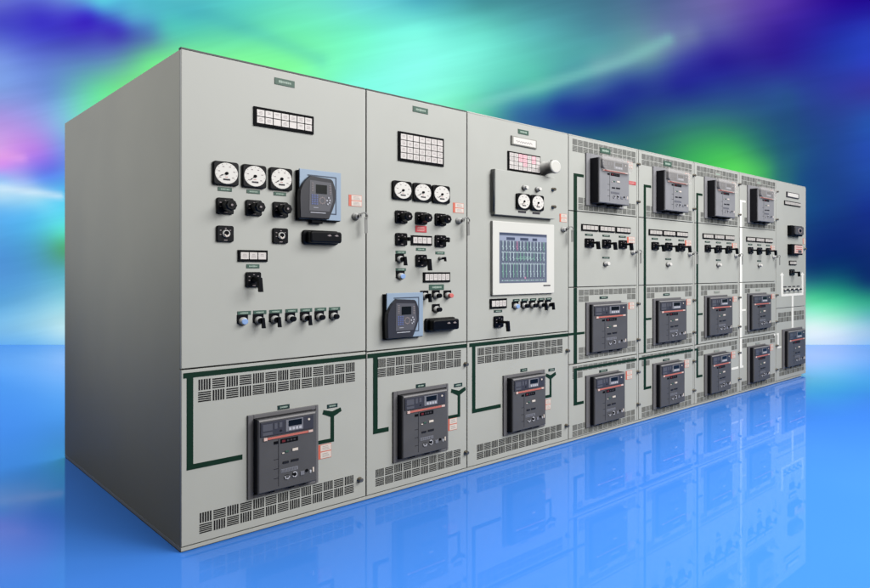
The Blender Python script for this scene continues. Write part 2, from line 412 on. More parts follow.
def meter(cab, i, x, z, w, h, ang, y=0):
    o = obj('panel_meter', cab, x-X[i], z, s_meter, w, h, y=y)
    sx = round(w/h, 3); r = round(h*.45, 4)
    obj('dial', o, 0, .0, s_dial, r, sx, 1, y=-.0175); obj('needle', o, 0, -.0, s_needle, r, sx, ang, y=-.0175)
def switch(cab, i, x, z, w, h, kind, mark=True, d=.08, side=.3, drop=.055):
    sx = round(w/h, 3)
    o = obj('rotary_switch', cab, x-X[i], z, s_swplate, w, h, sx, mark)
    if kind == 'knob': obj('knob', o, 0, 0, s_knob, .025, d, sx)
    elif kind == 'key': obj('key_dial', o, 0, 0, s_key, .018, sx)
    elif kind == 'pistol': obj('handle', o, 0, 0, s_pistol, .015, d, drop, side, sx)
def button(cab, i, x, z, kind, sx=1.15, r=.019, legend=True, m='black', d=.036):
    o = obj('push_button' if kind == 'cap' else 'selector_switch', cab, x-X[i], z, s_bezel, r, sx)
    if legend: obj('legend_plate', o, 0, r*.55, s_legend, round(r*2.6*sx, 4), round(r*2.3, 4))
    if kind == 'cap': obj('cap', o, 0, 0, s_cap, r, d, m, sx)
    else: obj('lever', o, 0, 0, s_lever, r, .045, sx)
    return o
def ann(cab, i, x0, x1, z0, z1, nx, nz, lit=False, rim=.012, seed=1):
    w, h = round(x1-x0, 4), round(z1-z0, 4)
    o = obj('annunciator', cab, (x0+x1)/2-X[i], (z0+z1)/2, s_ann, w, h)
    obj('lamp_windows', o, 0, 0, s_cells, round(w-2*rim, 4), round(h-2*rim, 4), nx, nz, lit, seed)
def caution(cab, i, x, z, w=.085, h=.062, y=0): obj('caution_label', cab, x-X[i], z, s_caution, w, h, y=y)
def lock(cab, i, x, z, sx=1.2):
    o = obj('door_lock', cab, x-X[i], z, s_lock, sx); obj('keys', o, 0, 0, s_keys, sx)
def latch(cab, i, x, z, sx=1.2): obj('door_latch', cab, x-X[i], z, s_knoblatch, sx)
def relay(cab, i, x0, x1, z0, z1):
    w, h = round(x1-x0, 4), round(z1-z0, 4); c = (x0+x1)/2-X[i]; z = (z0+z1)/2
    o = obj('protection_relay', cab, c, z, s_relay, w, h)
    for n, f in (('door_groove', s_groove), ('relay_case', s_rpanel), ('relay_face', s_rface)): obj(n, o, 0, 0, f, w, h)
    obj('keypad', o, -.045*w, 0, s_rdetail, w, h)
def ysym(x0, xv, z0, zt, arms, t=.022):
    """feeder symbol: branch, riser and two arms"""
    a0, a1, za = arms; xm = xv; q = t*.55
    return [(x0, xv-t/2-.0003, z0, z0+t*.9), (xv-t/2, xv+t/2, z0, zt),
            (xm, zt-t*.6, xm, zt+t*.9, a0, za+t*.5, a0-t*.3, za-t*.45), (xm, zt+t*.9, xm, zt-t*.6, a1+t*.3, za-t*.45, a1, za+t*.5)]

# ---- cabinet 1
c = cabinet(0, 'leftmost and nearest grey cabinet, its bare side wall in view')
i = 0
door(c, i, .0265, .8325, 'lower_door', a=.0006); door(c, i, .8395, 2.2985, 'upper_door', a=.0006)
plate(c, i, .526, 2.243, .114, .034, nb=6)
ann(c, i, .354, .693, 2.001, 2.095, 7, 2, seed=3)
for x, a in ((.208, 205), (.354, 222), (.499, 214)): meter(c, i, x, 1.749, .127, .112, a); plate(c, i, x, 1.675, .070, .018, nb=4)
for x, mk in ((.206, True), (.353, False), (.499, True)): switch(c, i, x, 1.595, .084, .077, 'knob', mk)
for x in (.206, .498): switch(c, i, x, 1.463, .084, .077, 'key', False)
relay(c, i, .592, .845, 1.553, 1.81)
obj('relay_latch', c, .70-X[i], 1.545, s_box, 'black', .07, .022, .03, .004)
obj('test_block', c, .735-X[i], 1.462, s_testblock, .222, .074)
ann(c, i, .272, .428, 1.332, 1.388, 3, 1, rim=.009, seed=5)
plate(c, i, .352, 1.309, .069, .019, nb=4)
switch(c, i, .351, 1.244, .080, .074, 'pistol', True, .075, .25, .06)
for x, k in zip((.309, .392, .479, .569, .655, .742, .830), ('b', 'l', 'l', 'c', 'l', 'c', 'c')):
    plate(c, i, x-.003, 1.0815, .070, .019, nb=5)
    button(c, i, x-.012, 1.042, 'lever' if k == 'l' else 'cap', m='blue' if k == 'b' else 'black', d=.03 if k == 'b' else .04)
caution(c, i, .962, 1.673, .088, .062); lock(c, i, .962, 1.585, 1.15)
slots(c, i, .075, .963, .785, 13, ph=.056); slots(c, i, .081, .955, .164, 13, ph=.051)
bars(c, i, 'green', [(.009, 1.0325, .795, .819), (.025, .055, .3962, .7948), (.025, .297, .372, .396)])
bars(c, i, 'green', ysym(.7205, .812, .368, .512, (.757, .865, .535)))
breaker(c, .321, .172, .398, .408, .350, .203, .328, .360, .062)
plate(c, i, .520, .595, .068, .022, 'gplated', nb=3); plate(c, i, .812, .561, .066, .020, 'gplated', nb=3)
caution(c, i, .763, .326, .084, .076); latch(c, i, .989, .128)

# ---- cabinet 2
c = cabinet(1, 'grey cabinet second from left with a blue grey relay low on its upper door')
i = 1
door(c, i, .0265, .8275, 'lower_door'); door(c, i, .8345, 2.2985, 'upper_door')
plate(c, i, 1.436, 2.249, .120, .034, nb=6)
ann(c, i, 1.262, 1.622, 1.928, 2.100, 7, 4, seed=8)
for x, a in ((1.287, 222), (1.442, 215), (1.596, 225)): meter(c, i, x, 1.755, .141, .109, a)
for x in (1.284, 1.438, 1.594): switch(c, i, x, 1.600, .088, .075, 'knob', True)
obj('red_plate', c, 1.440-X[i], 1.536, s_redplate, .090, .040)
caution(c, i, 1.752, 1.682, .093, .063); lock(c, i, 1.752, 1.600, 1.25)
switch(c, i, 1.284, 1.470, .084, .073, 'pistol', True, .08, 1.2, .012); switch(c, i, 1.594, 1.468, .088, .074, 'pistol', True, .08, 1.2, -.02)
ann(c, i, 1.361, 1.524, 1.439, 1.497, 4, 1, rim=.009, seed=9)
for x, z in ((1.440, 1.4145), (1.285, 1.3945), (1.595, 1.3955), (1.285, 1.2925)): plate(c, i, x, z, .076, .017, nb=4)
switch(c, i, 1.438, 1.347, .084, .072, 'pistol', True, .08, .3, .06)
button(c, i, 1.276, 1.353, 'lever', 1.3); button(c, i, 1.280, 1.254, 'cap', 1.3, m='blue', d=.03)
button(c, i, 1.592, 1.362, 'lever', 1.25, .010, False)
ann(c, i, 1.456, 1.675, 1.216, 1.277, 6, 1, rim=.009, seed=10)
plate(c, i, 1.566, 1.185, .123, .034, 'gplate', nb=7)
for x, z, k, m in ((1.466, 1.134, 'lever', 'black'), (1.560, 1.134, 'cap', 'black'), (1.656, 1.132, 'cap', 'redc'), (1.560, 1.050, 'cap', 'black')):
    button(c, i, x, z, k, 1.3, m=m, d=.042)
relay(c, i, 1.155, 1.428, .898, 1.158)
obj('test_block', c, 1.590-X[i], .957, s_testblock, .250, .082)
slots(c, i, 1.111, 1.778, .788, 10, ph=.0555); slots(c, i, 1.098, 1.774, .161, 10, ph=.0505)
bars(c, i, 'green', [(1.045, 1.826, .795, .819), (1.084, 1.116, .3882, .7948), (1.084, 1.195, .363, .388)])
bars(c, i, 'green', ysym(1.6585, 1.757, .362, .508, (1.693, 1.812, .535)))
breaker(c, 1.222-X[1], .174, .434, .411, 1.252-X[1], .204, .352, .362, .062)
plate(c, i, 1.438, .596, .075, .024, 'gplated', nb=3); plate(c, i, 1.750, .564, .072, .022, 'gplated', nb=3)
caution(c, i, 1.700, .325, .080, .076); latch(c, i, 1.815, .127, 1.1); latch(c, i, 1.812, .690, 1.1)

# ---- cabinet 3
c = cabinet(2, 'grey cabinet with white framed touch screen and round white horn')
i = 2
door(c, i, .0265, .8275, 'lower_door'); door(c, i, .8345, 2.2985, 'upper_door')
plate(c, i, 2.378, 2.247, .112, .032, nb=5)
o = obj('name_tag', c, 2.380-X[i], 2.176, s_box, 'tagf', .266, .062, .012, .003)
def s_tag(mb, w, h):
    mb.use('dial').box(-w/2, w/2, -h/2, h/2, -.011, -.0135)
    pts = [(-w*.38+w*.72*k/40, -.0138, -h*.06+h*.17*math.sin(k*1.1)*(.4+.6*math.sin(k*.5)**2)) for k in range(41)]
    mb.use('ink').tube(pts, .0016, 5)
obj('tag_face', o, 0, 0, s_tag, .236, .046)
ann(c, i, 2.214, 2.557, 1.969, 2.098, 7, 4, True, .008, seed=12)
def s_horn(mb, r, d, sx):
    mb.use('beacon').lathe(0, 0, [(r*1.02, 0), (r*1.02, -.012), (r*.9, -.02), (r*.92, -d+.02), (r, -d+.012), (r*.97, -d), (r*.8, -d-.004)], 32, sx)
    mb.use('inkd').lathe(-r*.1, r*.92, [(.007, -d+.04), (.005, -d+.005)], 8)
obj('signal_horn', c, 2.598-X[i], 2.018, s_horn, .047, .112, 1.25)
def s_sub(mb, w, h):
    mb.use('paint').box(-w/2, w/2, -h/2, h/2, 0, -.04, .003)
    mb.use('roof').tube([(-w/2-.004, -.03, -h/2+.02), (-w/2-.004, -.03, h/2-.02)], .006, 8)
o = obj('sub_panel', c, 2.366-X[i], 1.806, s_sub, .630, .300)
for z in (.062, -.064): obj('thumb_screw', o, .289, z, s_knoblatch, 1.3, y=-.04)
for x in (-.029, .111): 
    b = obj('pilot_lamp', o, x, .048, s_bezel, .017, 1.3, y=-.04); obj('lens', b, 0, 0, s_cap, .017, .034, 'dial', 1.3)
for x, a in ((2.319, 232), (2.469, 240)):
    meter(c, i, x, 1.758, .135, .108, a, y=-.04); plate(c, i, x, 1.688, .08, .014, 'inkd', nb=0, y=-.04)
def s_hmi(mb, w, h): mb.use('hmi').rbox(-w/2, w/2, -h/2, h/2, 0, -.022, .006, .004)
o = obj('touch_screen', c, 2.372-X[i], 1.370, s_hmi, .650, .494)
def s_screen(mb, w, h):
    rnd = random.Random(5); y = -.0225
    mb.use('scr').box(-w/2, w/2, -h/2, h/2, -.02, y)
    mb.use('scrh').box(-w/2+.002, w/2-.002, h*.34, h*.44, y+.001, y-.0006)
    mb.use('scrd')
    mb.box(-w/2+.002, w/2-.002, h*.46, h*.495, y+.001, y-.0006)
    for x0, x1 in ((-.36, -.19), (-.08, .09), (.18, .28)): mb.box(w*x0, w*x1, h*.355, h*.41, y, y-.0012)
    n = 13
    for r, (z0, z1) in enumerate(((.14, .31), (-.07, .09), (-.40, -.14))):
        for k in range(n):
            cx = -w*.43+w*.86*k/(n-1)
            mb.use('scrd').box(cx-w*.022, cx+w*.022, h*z0, h*z1, y+.001, y-.0008)
            mb.use('scrp' if (r == 0 and k == 4) else ('scrg' if rnd.random() < .3 else 'scrl'))
            mb.box(cx-w*.008, cx+w*.008, h*z0+h*.01, h*z1+h*.03, y, y-.0013)
            mb.box(cx-w*.018, cx+w*.004, h*(z0+z1)/2-h*.01, h*(z0+z1)/2+h*.012, y, y-.0015)
            mb.box(cx-w*.0, cx+w*.018, h*(z0*.7+z1*.3)-h*.006, h*(z0*.7+z1*.3)+h*.006, y, y-.0015)
    mb.use('scrl'); mb.box(-w*.46, w*.46, h*.105, h*.113, y, y-.0016); mb.box(-w*.46, w*.46, -h*.125, -h*.118, y, y-.0016)
    mb.use('scrg'); mb.box(-w*.18, w*.22, h*.0-h*.02, h*.0-h*.008, y-.0006, y-.0018); mb.box(-w*.1, w*.15, h*.02, h*.03, y-.0006, y-.0018)
    mb.use('scrp').box(w*.01, w*.04, -h*.42, -h*.38, y, y-.0016)
    for k in range(26):
        mb.use(('scrl', 'scrg', 'scrl')[k % 3]).box(-w*.45+w*.035*k, -w*.45+w*.035*k+w*.02, -h*.46, -h*.44, y, y-.0014)
        mb.use('scrl').box(-w*.45+w*.035*k, -w*.45+w*.035*k+w*.012, -h*.112, -h*.098, y, y-.0014); mb.box(-w*.45+w*.035*k, -w*.45+w*.035*k+w*.016, h*.118, h*.128, y, y-.0014)
obj('display', o, -.012, .002, s_screen, .500, .340)
plate(c, i, 2.610, 1.180, .075, .008, 'inkd', nb=0, y=-.0225)
ann(c, i, 2.038, 2.201, 1.034, 1.099, 4, 1, rim=.011, seed=15)
plate(c, i, 2.120, 1.015, .080, .016, 'gplated', nb=4)
switch(c, i, 2.119, .945, .088, .077, 'pistol', True, .09, .3, .06)
for k, (x, t) in enumerate(zip((2.300, 2.390, 2.480, 2.572, 2.655), 'bccll')):
    plate(c, i, x+.004, 1.082, .068, .017, 'gplated', nb=4)
    button(c, i, x-.008, 1.042, 'lever' if t == 'l' else 'cap', 1.35, m='blue' if t == 'b' else 'black', d=.03 if t == 'b' else .045)
caution(c, i, 2.828, 1.675, .085, .060); lock(c, i, 2.828, 1.590, 1.4)
slots(c, i, 1.923, 2.824, .785, 13, ph=.054); slots(c, i, 1.916, 2.812, .158, 13, ph=.0505)
bars(c, i, 'green', [(1.850, 2.891, .795, .819), (1.875, 1.905, .3912, .7948), (1.875, 2.147, .367, .391)])
bars(c, i, 'green', ysym(2.6065, 2.680, .368, .508, (2.630, 2.738, .535)))
breaker(c, 2.166-X[2], .173, .438, .405, 2.200-X[2], .202, .350, .358, .062, strip=.034)
plate(c, i, 2.384, .595, .071, .022, 'gplated', nb=3); plate(c, i, 2.692, .566, .072, .020, 'gplated', nb=3)
caution(c, i, 2.645, .320, .070, .072); latch(c, i, 2.872, .690); latch(c, i, 2.862, .134)

# ---- cabinets 4 to 7: breaker, control door, breaker, breaker
L4 = ['grey four breaker cabinet just right of the touch screen one, red plate by top breaker',
      'grey four breaker cabinet fifth from left, second of the four with four breakers',
      'grey four breaker cabinet carrying the last green mimic line before the white one',
      'grey four breaker cabinet with a tall white mimic line instead of green']
for n in range(4):
    i = 3+n; c = cabinet(i, L4[n]); x0 = X[i]; off = (0, .008, -.022, -.030)[n]; sx = 1.45+.1*n
    def l(v): return x0+v
    W4 = X[i+1]-X[i]
    zs = (.0265, .5765, .5835, 1.1565, 1.1625, 1.7325, 1.7385, 2.2985)
    for k in range(4): door(c, i, zs[2*k], zs[2*k+1], ('lower_breaker_door', 'middle_breaker_door', 'control_door', 'upper_breaker_door')[k], a=.004, b=.030)
    mb = MB(); mb.use('paint').box(W4-.025, W4-.003, .0265, 2.2985, .0185, .001, .002)
    o = bpy.data.objects.new('centre_post', mb.mesh('centre_post')); col.objects.link(o); o.parent = c
    slots(c, i, l(.045), l(.925), 2.281, 13, ph=.050)
    slots(c, i, l(.118), l(.925), 1.845, 12, ph=.049, mask=-2)
    slots(c, i, l(.125), l(.925), 1.142, 12, ph=.049, mask=2)
    slots(c, i, l(.125), l(.925), .703, 12, ph=.049, mask=-2)
    slots(c, i, l(.045), l(.915), .566, 13, ph=.049, mask=2)
    slots(c, i, l(.045), l(.915), .125, 13, ph=.047, mask=-3)
    nx = l(.475)
    plate(c, i, nx, 2.236, .141, .044, 'gplate' if n < 2 else 'tagf', nb=6, y=-.001)
    plate(c, i, l(.455), 1.072, .11, .020, 'gplated' if n < 2 else 'tagf', nb=3, y=-.001); plate(c, i, l(.45), .492, .11, .018, 'gplated' if n < 2 else 'tagf', nb=3, y=-.001)
    breaker(c, .209+off, 1.788, .515, .402, .255+off, 1.806, .410, .345, .100, True, strip=.055)
    breaker(c, .211+off, .636, .480, .405, .247+off, .656, .485, .368, .045, strip=.042)
    breaker(c, .209+off, .078, .450, .400, .258+off, .098, .420, .368, .055, strip=.048)
    # control door
    for k in range(3):
        ann(c, i, l(.156+.232*k), l(.372+.232*k), 1.591, 1.642, 4, 1, 2, rim=.008, seed=20+k)
        plate(c, i, l(.257+.232*k), 1.562, .10, .015, 'gplated', nb=3)
        switch(c, i, l(.257+.232*k), 1.499, .112, .070, 'pistol', True, .085, .35, .05)
    caution(c, i, l(.850), 1.540, .115, .050); lock(c, i, l(.875), 1.437, 1.4)
    plate(c, i, l(.487), 1.388, .10, .014, 'gplated', nb=3)
    button(c, i, l(.478), 1.340, 'cap', 1.6, .019, False, m='dial' if n != 9 else 'blue', d=.035)
    caution(c, i, l(.834), 2.160, .08, .055); caution(c, i, l(.855), .992, .085, .056); caution(c, i, l(.820), .420, .095, .070)
    if n == 0: obj('red_plate', c, .862, 2.015, s_redplate, .125, .030)
    for z in (2.178, 1.862, 1.005, .703, .432, .160): latch(c, i, l(.953), z, sx*.85)
    g = 'green' if n < 3 else 'white'
    gx = (.062, .078, .035, .004)[n]; gw = (.042, .036, .036, .055)[n]
    bars(c, i, g, [(l(gx), l(gx+gw), 1.739, 1.998), (l(gx), l(gx+gw+.085), 1.9985, 2.020), (l(gx), l(gx+gw), 1.163, 1.732), (l(gx), l(gx+gw), .584, 1.156)])
    if n == 0:
        bars(c, i, g, [(l(.004), l(gx-.0005), .800, .818), (l(gx+gw+.0005), l(.200), .800, .818)])
    else:
        bars(c, i, g, [(l(gx+gw+.0005), l(gx+gw+.090), .860, .878)])
    if n < 2:
        bars(c, i, g, [(l(gx) if n == 0 else l(.0045), l(W4-.031), .528, .548), (l(gx), l(gx+gw), .2905, .5275), (l(gx), l(gx+gw+.085), .268, .290)])
    elif n == 2:
        bars(c, i, g, [(l(.0045), l(gx+gw), .528, .548), (l(gx), l(gx+gw), .2905, .5275), (l(gx), l(gx+gw+.085), .268, .290)])
        bars(c, i, 'white', [(l(.780), l(W4-.031), .268, .290)])
    else:
        bars(c, i, g, [(l(gx), l(gx+gw), .2905, .576), (l(gx), l(gx+gw+.030), .268, .290)])
        bars(c, i, 'white', [(l(.885), l(W4-.031), .548, .568)])

# ---- cabinet 8
c = cabinet(7, 'rightmost grey cabinet, at the far end, with one low breaker under white arrows')
i = 7
door(c, i, .0265, .8475, 'lower_door'); door(c, i, .8535, 2.2985, 'upper_door')
o = obj('name_tag', c, 7.238-X[i], 2.172, s_box, 'inkd', .376, .062, .010, .002); obj('tag_face', o, 0, 0, s_box, 'dial', .32, .044, .0125, .001)
ann(c, i, 6.990, 7.480, 2.046, 2.097, 6, 1, 2, rim=.008, seed=31)
def s_dev(mb, w, h, d):
    mb.use('blackm').box(-w/2, w/2, -h/2, h/2, 0, -d, .004)
    mb.use('bbody').rbox(-w*.3, w*.46, -h*.38, h*.42, -d+.002, -d-.02, .012, .004, 2)
    mb.use('ink').lathe(w*.1, h*.02, [(h*.27, -d-.018), (h*.25, -d-.022)], 20, 2)
    mb.use('black').lathe(w*.1, h*.02, [(h*.17, -d-.02), (h*.16, -d-.024)], 20, 2)
o = obj('control_device', c, 7.255-X[i], 1.750, s_dev, .330, .120, .05)
def s_dev2(mb, w, h, d):
    mb.use('blackm').box(-w/2, w/2, -h/2, h/2, 0, -d, .004)
    mb.use('pink').box(-w*.28, w*.46, -h*.36, h*.4, -d+.002, -d-.008, .002)
    mb.use('redp')
    for k in range(3): mb.box(-w*.2, w*.36, h*(.2-.2*k), h*(.25-.2*k), -d-.006, -d-.0095)
    mb.use('bbody').box(0, w*.3, -h*.3, -h*.05, -d-.007, -d-.012)
obj('control_device', c, 7.258-X[i], 1.530, s_dev2, .330, .124, .05)
caution(c, i, 7.610, 1.640, .08, .07); latch(c, i, 7.620, 1.548, 2)
ann(c, i, 7.134, 7.350, 1.346, 1.400, 2, 1, 2, rim=.009, seed=33)
switch(c, i, 7.215, 1.262, .140, .072, 'pistol', True, .085, .3, .05)
A = 6.932
bars(c, i, 'white', [(6.905, 6.960, 1.0115, 1.225), (6.905, 7.587, .984, 1.011), (7.532, 7.587, 1.0115, 1.225),
    (6.872, 1.2255, 6.992, 1.2255, 6.932, 1.262, 6.932, 1.262), (7.500, 1.2255, 7.620, 1.2255, 7.560, 1.262, 7.560, 1.262), (7.217, 7.273, .854, .9835), (7.217, 7.273, .606, .847)])
for k in range(4): button(c, i, 7.010+.135*k, 1.060, 'cap', 2., .014, False, d=.04); plate(c, i, 7.015+.135*k, 1.094, .09, .013, 'inkd', nb=0)
slots(c, i, 6.817, 7.613, .803, 10, ph=.058)
slots(c, i, 6.85, 7.613, .165, 10, ph=.048)
breaker(c, 6.925-X[i], .150, .60, .452, 6.985-X[i], .166, .530, .415, .05, strip=.055)
bars(c, i, 'white', [(6.770, 6.800, .548, .568), (6.801, 6.838, .395, .568), (6.839, 6.905, .395, .415)])

# ------------------------------------------------------------------ floor and self-lit printed backdrop
CAM = Vector((-1.1638, -3.0253, 1.2917)); YAW = 0.732
F = Vector((math.sin(YAW), math.cos(YAW), 0)); RT = Vector((math.cos(YAW), -math.sin(YAW), 0))
BD = 11.45; S = BD/664.6      # distance of the backdrop, metres per artwork unit
BC = Vector((CAM.x, CAM.y, 0))+F*BD
ART = [  # (x, y, r, g, b) in artwork units, y down
 (0,0,100,112,205),(60,0,100,130,215),(120,0,85,185,218),(180,0,85,190,200),(240,0,92,208,200),(300,0,110,225,200),(360,0,108,212,215),(420,0,78,172,190),(480,0,68,145,155),(540,0,68,132,148),(600,0,68,115,140),(660,0,82,102,150),(720,0,108,96,168),(780,0,88,56,170),(840,0,42,14,148),(870,0,34,14,148),
 (100,6,85,178,220),(130,18,84,160,205),(112,26,64,60,190),(150,38,85,130,180),(165,28,84,190,188),(85,3,90,150,218),
 (0,22,72,75,200),(40,18,62,55,198),(90,14,62,60,200),(120,30,66,64,190),(150,25,80,150,195),(190,15,80,190,195),
 (0,35,82,95,205),(60,32,62,58,192),(100,34,68,66,188),(140,36,78,115,180),(180,36,92,205,180),(240,32,98,215,178),(300,34,114,240,180),(360,34,118,246,205),(420,30,125,248,228),(480,30,108,220,205),(540,30,88,176,180),(600,30,80,140,160),(660,30,100,124,165),(720,30,92,90,168),(780,30,56,34,152),(840,30,36,44,165),(870,30,40,58,180),
 (0,60,120,150,228),(60,60,92,120,198),(110,62,98,150,182),(150,58,108,215,150),(180,58,124,238,150),(240,60,130,252,160),(300,64,130,255,166),(350,62,125,252,205),(420,60,138,255,238),(480,60,122,238,218),(540,60,92,192,182),(600,58,82,160,168),(650,55,95,148,162),(680,62,60,70,160),(720,58,44,34,148),(780,60,44,34,146),(840,60,38,60,170),(870,60,44,64,190),
 (0,90,130,160,228),(50,92,110,150,215),(100,90,106,220,160),(125,90,118,232,140),(180,90,125,235,150),(300,90,128,255,170),(350,90,130,255,225),(400,90,138,255,235),(440,95,135,250,220),(480,90,110,220,195),(540,90,76,170,165),(590,90,60,100,155),(630,88,38,56,146),(680,84,36,42,146),(720,88,40,62,146),(780,90,44,78,150),(840,90,48,60,160),(870,90,54,58,160),
 (0,118,170,150,226),(60,110,125,185,220),(84,116,118,222,188),(300,120,120,250,180),(440,115,130,240,195),(480,116,95,200,165),(520,112,55,110,160),(560,106,34,60,148),(600,110,26,42,140),(640,112,38,75,130),(680,116,46,98,128),(740,116,46,100,126),(790,120,36,76,130),(840,120,40,70,150),(870,120,40,82,172),
 (0,150,215,160,235),(40,150,175,130,232),(70,140,120,175,225),(560,136,46,96,132),(600,140,42,100,122),(650,145,46,112,112),(690,148,58,160,100),(730,146,62,172,98),(765,150,44,120,112),(800,150,34,84,130),(840,150,35,72,150),(870,150,38,76,176),
 (0,168,205,150,240),(50,168,112,120,235),(0,178,150,190,250),(40,182,110,160,240),(700,172,66,190,92),(740,170,88,214,96),(765,172,66,170,100),(800,178,30,82,130),(835,180,30,68,140),(870,178,34,74,164),
 (0,190,190,225,248),(36,191,170,215,245),(66,196,90,200,240),
 (0,210,110,185,242),(30,212,100,190,240),(66,215,92,215,235),(700,210,60,170,100),(810,210,24,72,130),(840,210,24,60,132),(870,210,24,50,142),
 (0,235,86,165,228),(30,232,84,180,225),(66,232,92,225,200),(66,248,82,172,120),(40,248,80,165,190),(0,255,80,150,218),
 (810,240,20,54,120),(870,240,20,46,122),(0,275,84,152,218),(30,275,86,160,212),(66,272,92,176,188),(810,268,18,58,112),(870,265,14,44,110),(812,284,40,120,130),(870,284,18,62,112),
 (0,300,92,165,222),(30,300,110,180,222),(66,300,140,208,225),(812,298,80,205,155),(840,300,66,192,150),(870,302,52,165,140),(812,312,150,238,210),(870,316,100,180,190),
 (0,330,125,190,238),(30,330,145,205,238),(66,330,188,230,242),(812,328,222,242,246),(840,330,200,228,242),(870,332,160,200,235),(0,352,92,166,240),(66,352,120,190,241),(30,345,110,180,239),(812,352,180,216,246),(870,352,122,182,242),
 (200,250,60,120,160),(330,250,60,130,150),(450,250,60,120,140),(600,250,40,110,120),(720,250,40,120,110),(200,340,120,180,220),(400,340,120,180,220),(600,340,140,200,230),(740,340,190,225,242),
 (-120,40,80,80,200),(-120,200,120,180,240),(-120,340,120,190,235),(-300,40,70,100,200),(-300,340,110,180,235),
 (980,40,40,50,170),(980,200,30,60,150),(980,300,60,170,150),(980,340,140,190,235),(1160,40,50,60,180),(1160,300,60,150,150),(1160,340,120,180,235),
 (0,-80,100,120,210),(200,-80,90,180,200),(400,-80,90,180,200),(600,-80,80,110,150),(800,-80,50,30,150)]
import numpy as np
P_ = np.array([(x/1.25, y) for x, y, *_ in ART], float); V_ = np.array([(r, g, b) for *_, r, g, b in ART], float)
def ker(a, b): return np.sqrt(((a[:, None, :]-b[None, :, :])**2).sum(-1)+9.0**2)
n_ = len(P_); A_ = np.zeros((n_+1, n_+1)); A_[:n_, :n_] = ker(P_, P_)-np.eye(n_)*.6; A_[n_, :n_] = A_[:n_, n_] = 1
C_ = np.linalg.solve(A_, np.vstack([V_, np.zeros((1, 3))]))
def artwork(pts):
    q = np.array([(x/1.25, y) for x, y in pts], float); out = []
    for k in range(0, len(q), 4000): out.append(ker(q[k:k+4000], P_)@C_[:n_]+C_[n_])
    return np.clip(np.vstack(out), 8, 255)
def art(x, y, base):
    c0 = list(lin(tuple(base)))
    # thin rising light ray and a dark fold
    def streak(pts, wd, colr, amt):
        best = 1e9; t = 0
        for (ax, ay), (bx, by) in zip(pts, pts[1:]):
            L2 = (bx-ax)**2+(by-ay)**2; k = max(0, min(1, ((x-ax)*(bx-ax)+(y-ay)*(by-ay))/L2))
            d = math.hypot(x-ax-k*(bx-ax), y-ay-k*(by-ay))
            if d < best: best = d; t = k
        a = amt*math.exp(-(best/wd)**2)
        for q in range(3): c0[q] = c0[q]*(1-a)+lin(colr)[q]*a
    streak([(470, 108), (520, 92), (575, 76), (625, 60), (668, 40)], 6, (128, 210, 198), .5)
    streak([(600, 66), (640, 55), (690, 35)], 12, (150, 175, 190), .25)
    streak([(150, 2), (200, 12), (260, 34), (320, 60)], 9, (70, 170, 190), .30)
    streak([(0, 188), (30, 192), (60, 196)], 3.5, (215, 238, 252), .6)
    streak([(-10, 154), (22, 158)], 5, (235, 170, 235), .45)
    streak([(780, 176), (790, 120), (788, 100)], 10, (36, 84, 128), .35)
    return c0
bm = bmesh.new(); lay = bm.loops.layers.float_color.new('artwork')
nx, ny = 420, 150; ux0, ux1 = -400, 1270; uy0, uy1 = -140, 269.8+1.2917/S
grid = []; cols = []; uv = [(ux0+(ux1-ux0)*k/nx, uy0+(uy1-uy0)*j/ny) for j in range(ny+1) for k in range(nx+1)]; base = artwork(uv)
for j in range(ny+1):
    y = uy0+(uy1-uy0)*j/ny
    for k in range(nx+1):
        x = ux0+(ux1-ux0)*k/nx
        p = BC+RT*((x-435)*S); z = 1.2917-(y-269.8)*S
        grid.append(bm.verts.new((p.x, p.y, max(z, -.0)))); cols.append(art(x, y, base[len(cols)]))
for j in range(ny):
    for k in range(nx):
        idx = [j*(nx+1)+k, (j+1)*(nx+1)+k, (j+1)*(nx+1)+k+1, j*(nx+1)+k+1]
        f = bm.faces.new([grid[q] for q in idx]); f.smooth = True
        for lp, q in zip(f.loops, idx): lp[lay] = (*cols[q], 1)
me = bpy.data.meshes.new('backdrop'); bm.to_mesh(me); bm.free()
m = bpy.data.materials.new('glowing_backdrop_print'); m.use_nodes = True; nt = m.node_tree
b = nt.nodes['Principled BSDF']; b.inputs['Base Color'].default_value = (0, 0, 0, 1); b.inputs['Specular IOR Level'].default_value = 0; b.inputs['Roughness'].default_value = 1
va = nt.nodes.new('ShaderNodeVertexColor'); va.layer_name = 'artwork'
tc = nt.nodes.new('ShaderNodeTexCoord'); mp = nt.nodes.new('ShaderNodeMapping'); mp.vector_type = 'TEXTURE'; mp.inputs['Rotation'].default_value = (0, R(-12), -YAW); mp.inputs['Scale'].default_value = (4.5, 3, .45)
ns = nt.nodes.new('ShaderNodeTexNoise'); ns.inputs['Scale'].default_value = 1.9; ns.inputs['Detail'].default_value = 8; ns.inputs['Distortion'].default_value = .6
nt.links.new(tc.outputs['Object'], mp.inputs['Vector']); nt.links.new(mp.outputs['Vector'], ns.inputs['Vector'])
mr = nt.nodes.new('ShaderNodeMapRange'); mr.inputs['From Min'].default_value = .3; mr.inputs['From Max'].default_value = .7; mr.inputs['To Min'].default_value = .955; mr.inputs['To Max'].default_value = 1.045
nt.links.new(ns.outputs['Fac'], mr.inputs['Value'])
vm = nt.nodes.new('ShaderNodeVectorMath'); vm.operation = 'SCALE'
nt.links.new(va.outputs['Color'], vm.inputs[0]); nt.links.new(mr.outputs['Result'], vm.inputs['Scale'])
nt.links.new(vm.outputs['Vector'], b.inputs['Emission Color']); b.inputs['Emission Strength'].default_value = 1.0  # the print emits its own light instead of being lit by lamps
me.materials.append(m)
o = bpy.data.objects.new('backdrop', me); col.objects.link(o); o['kind'] = 'structure'

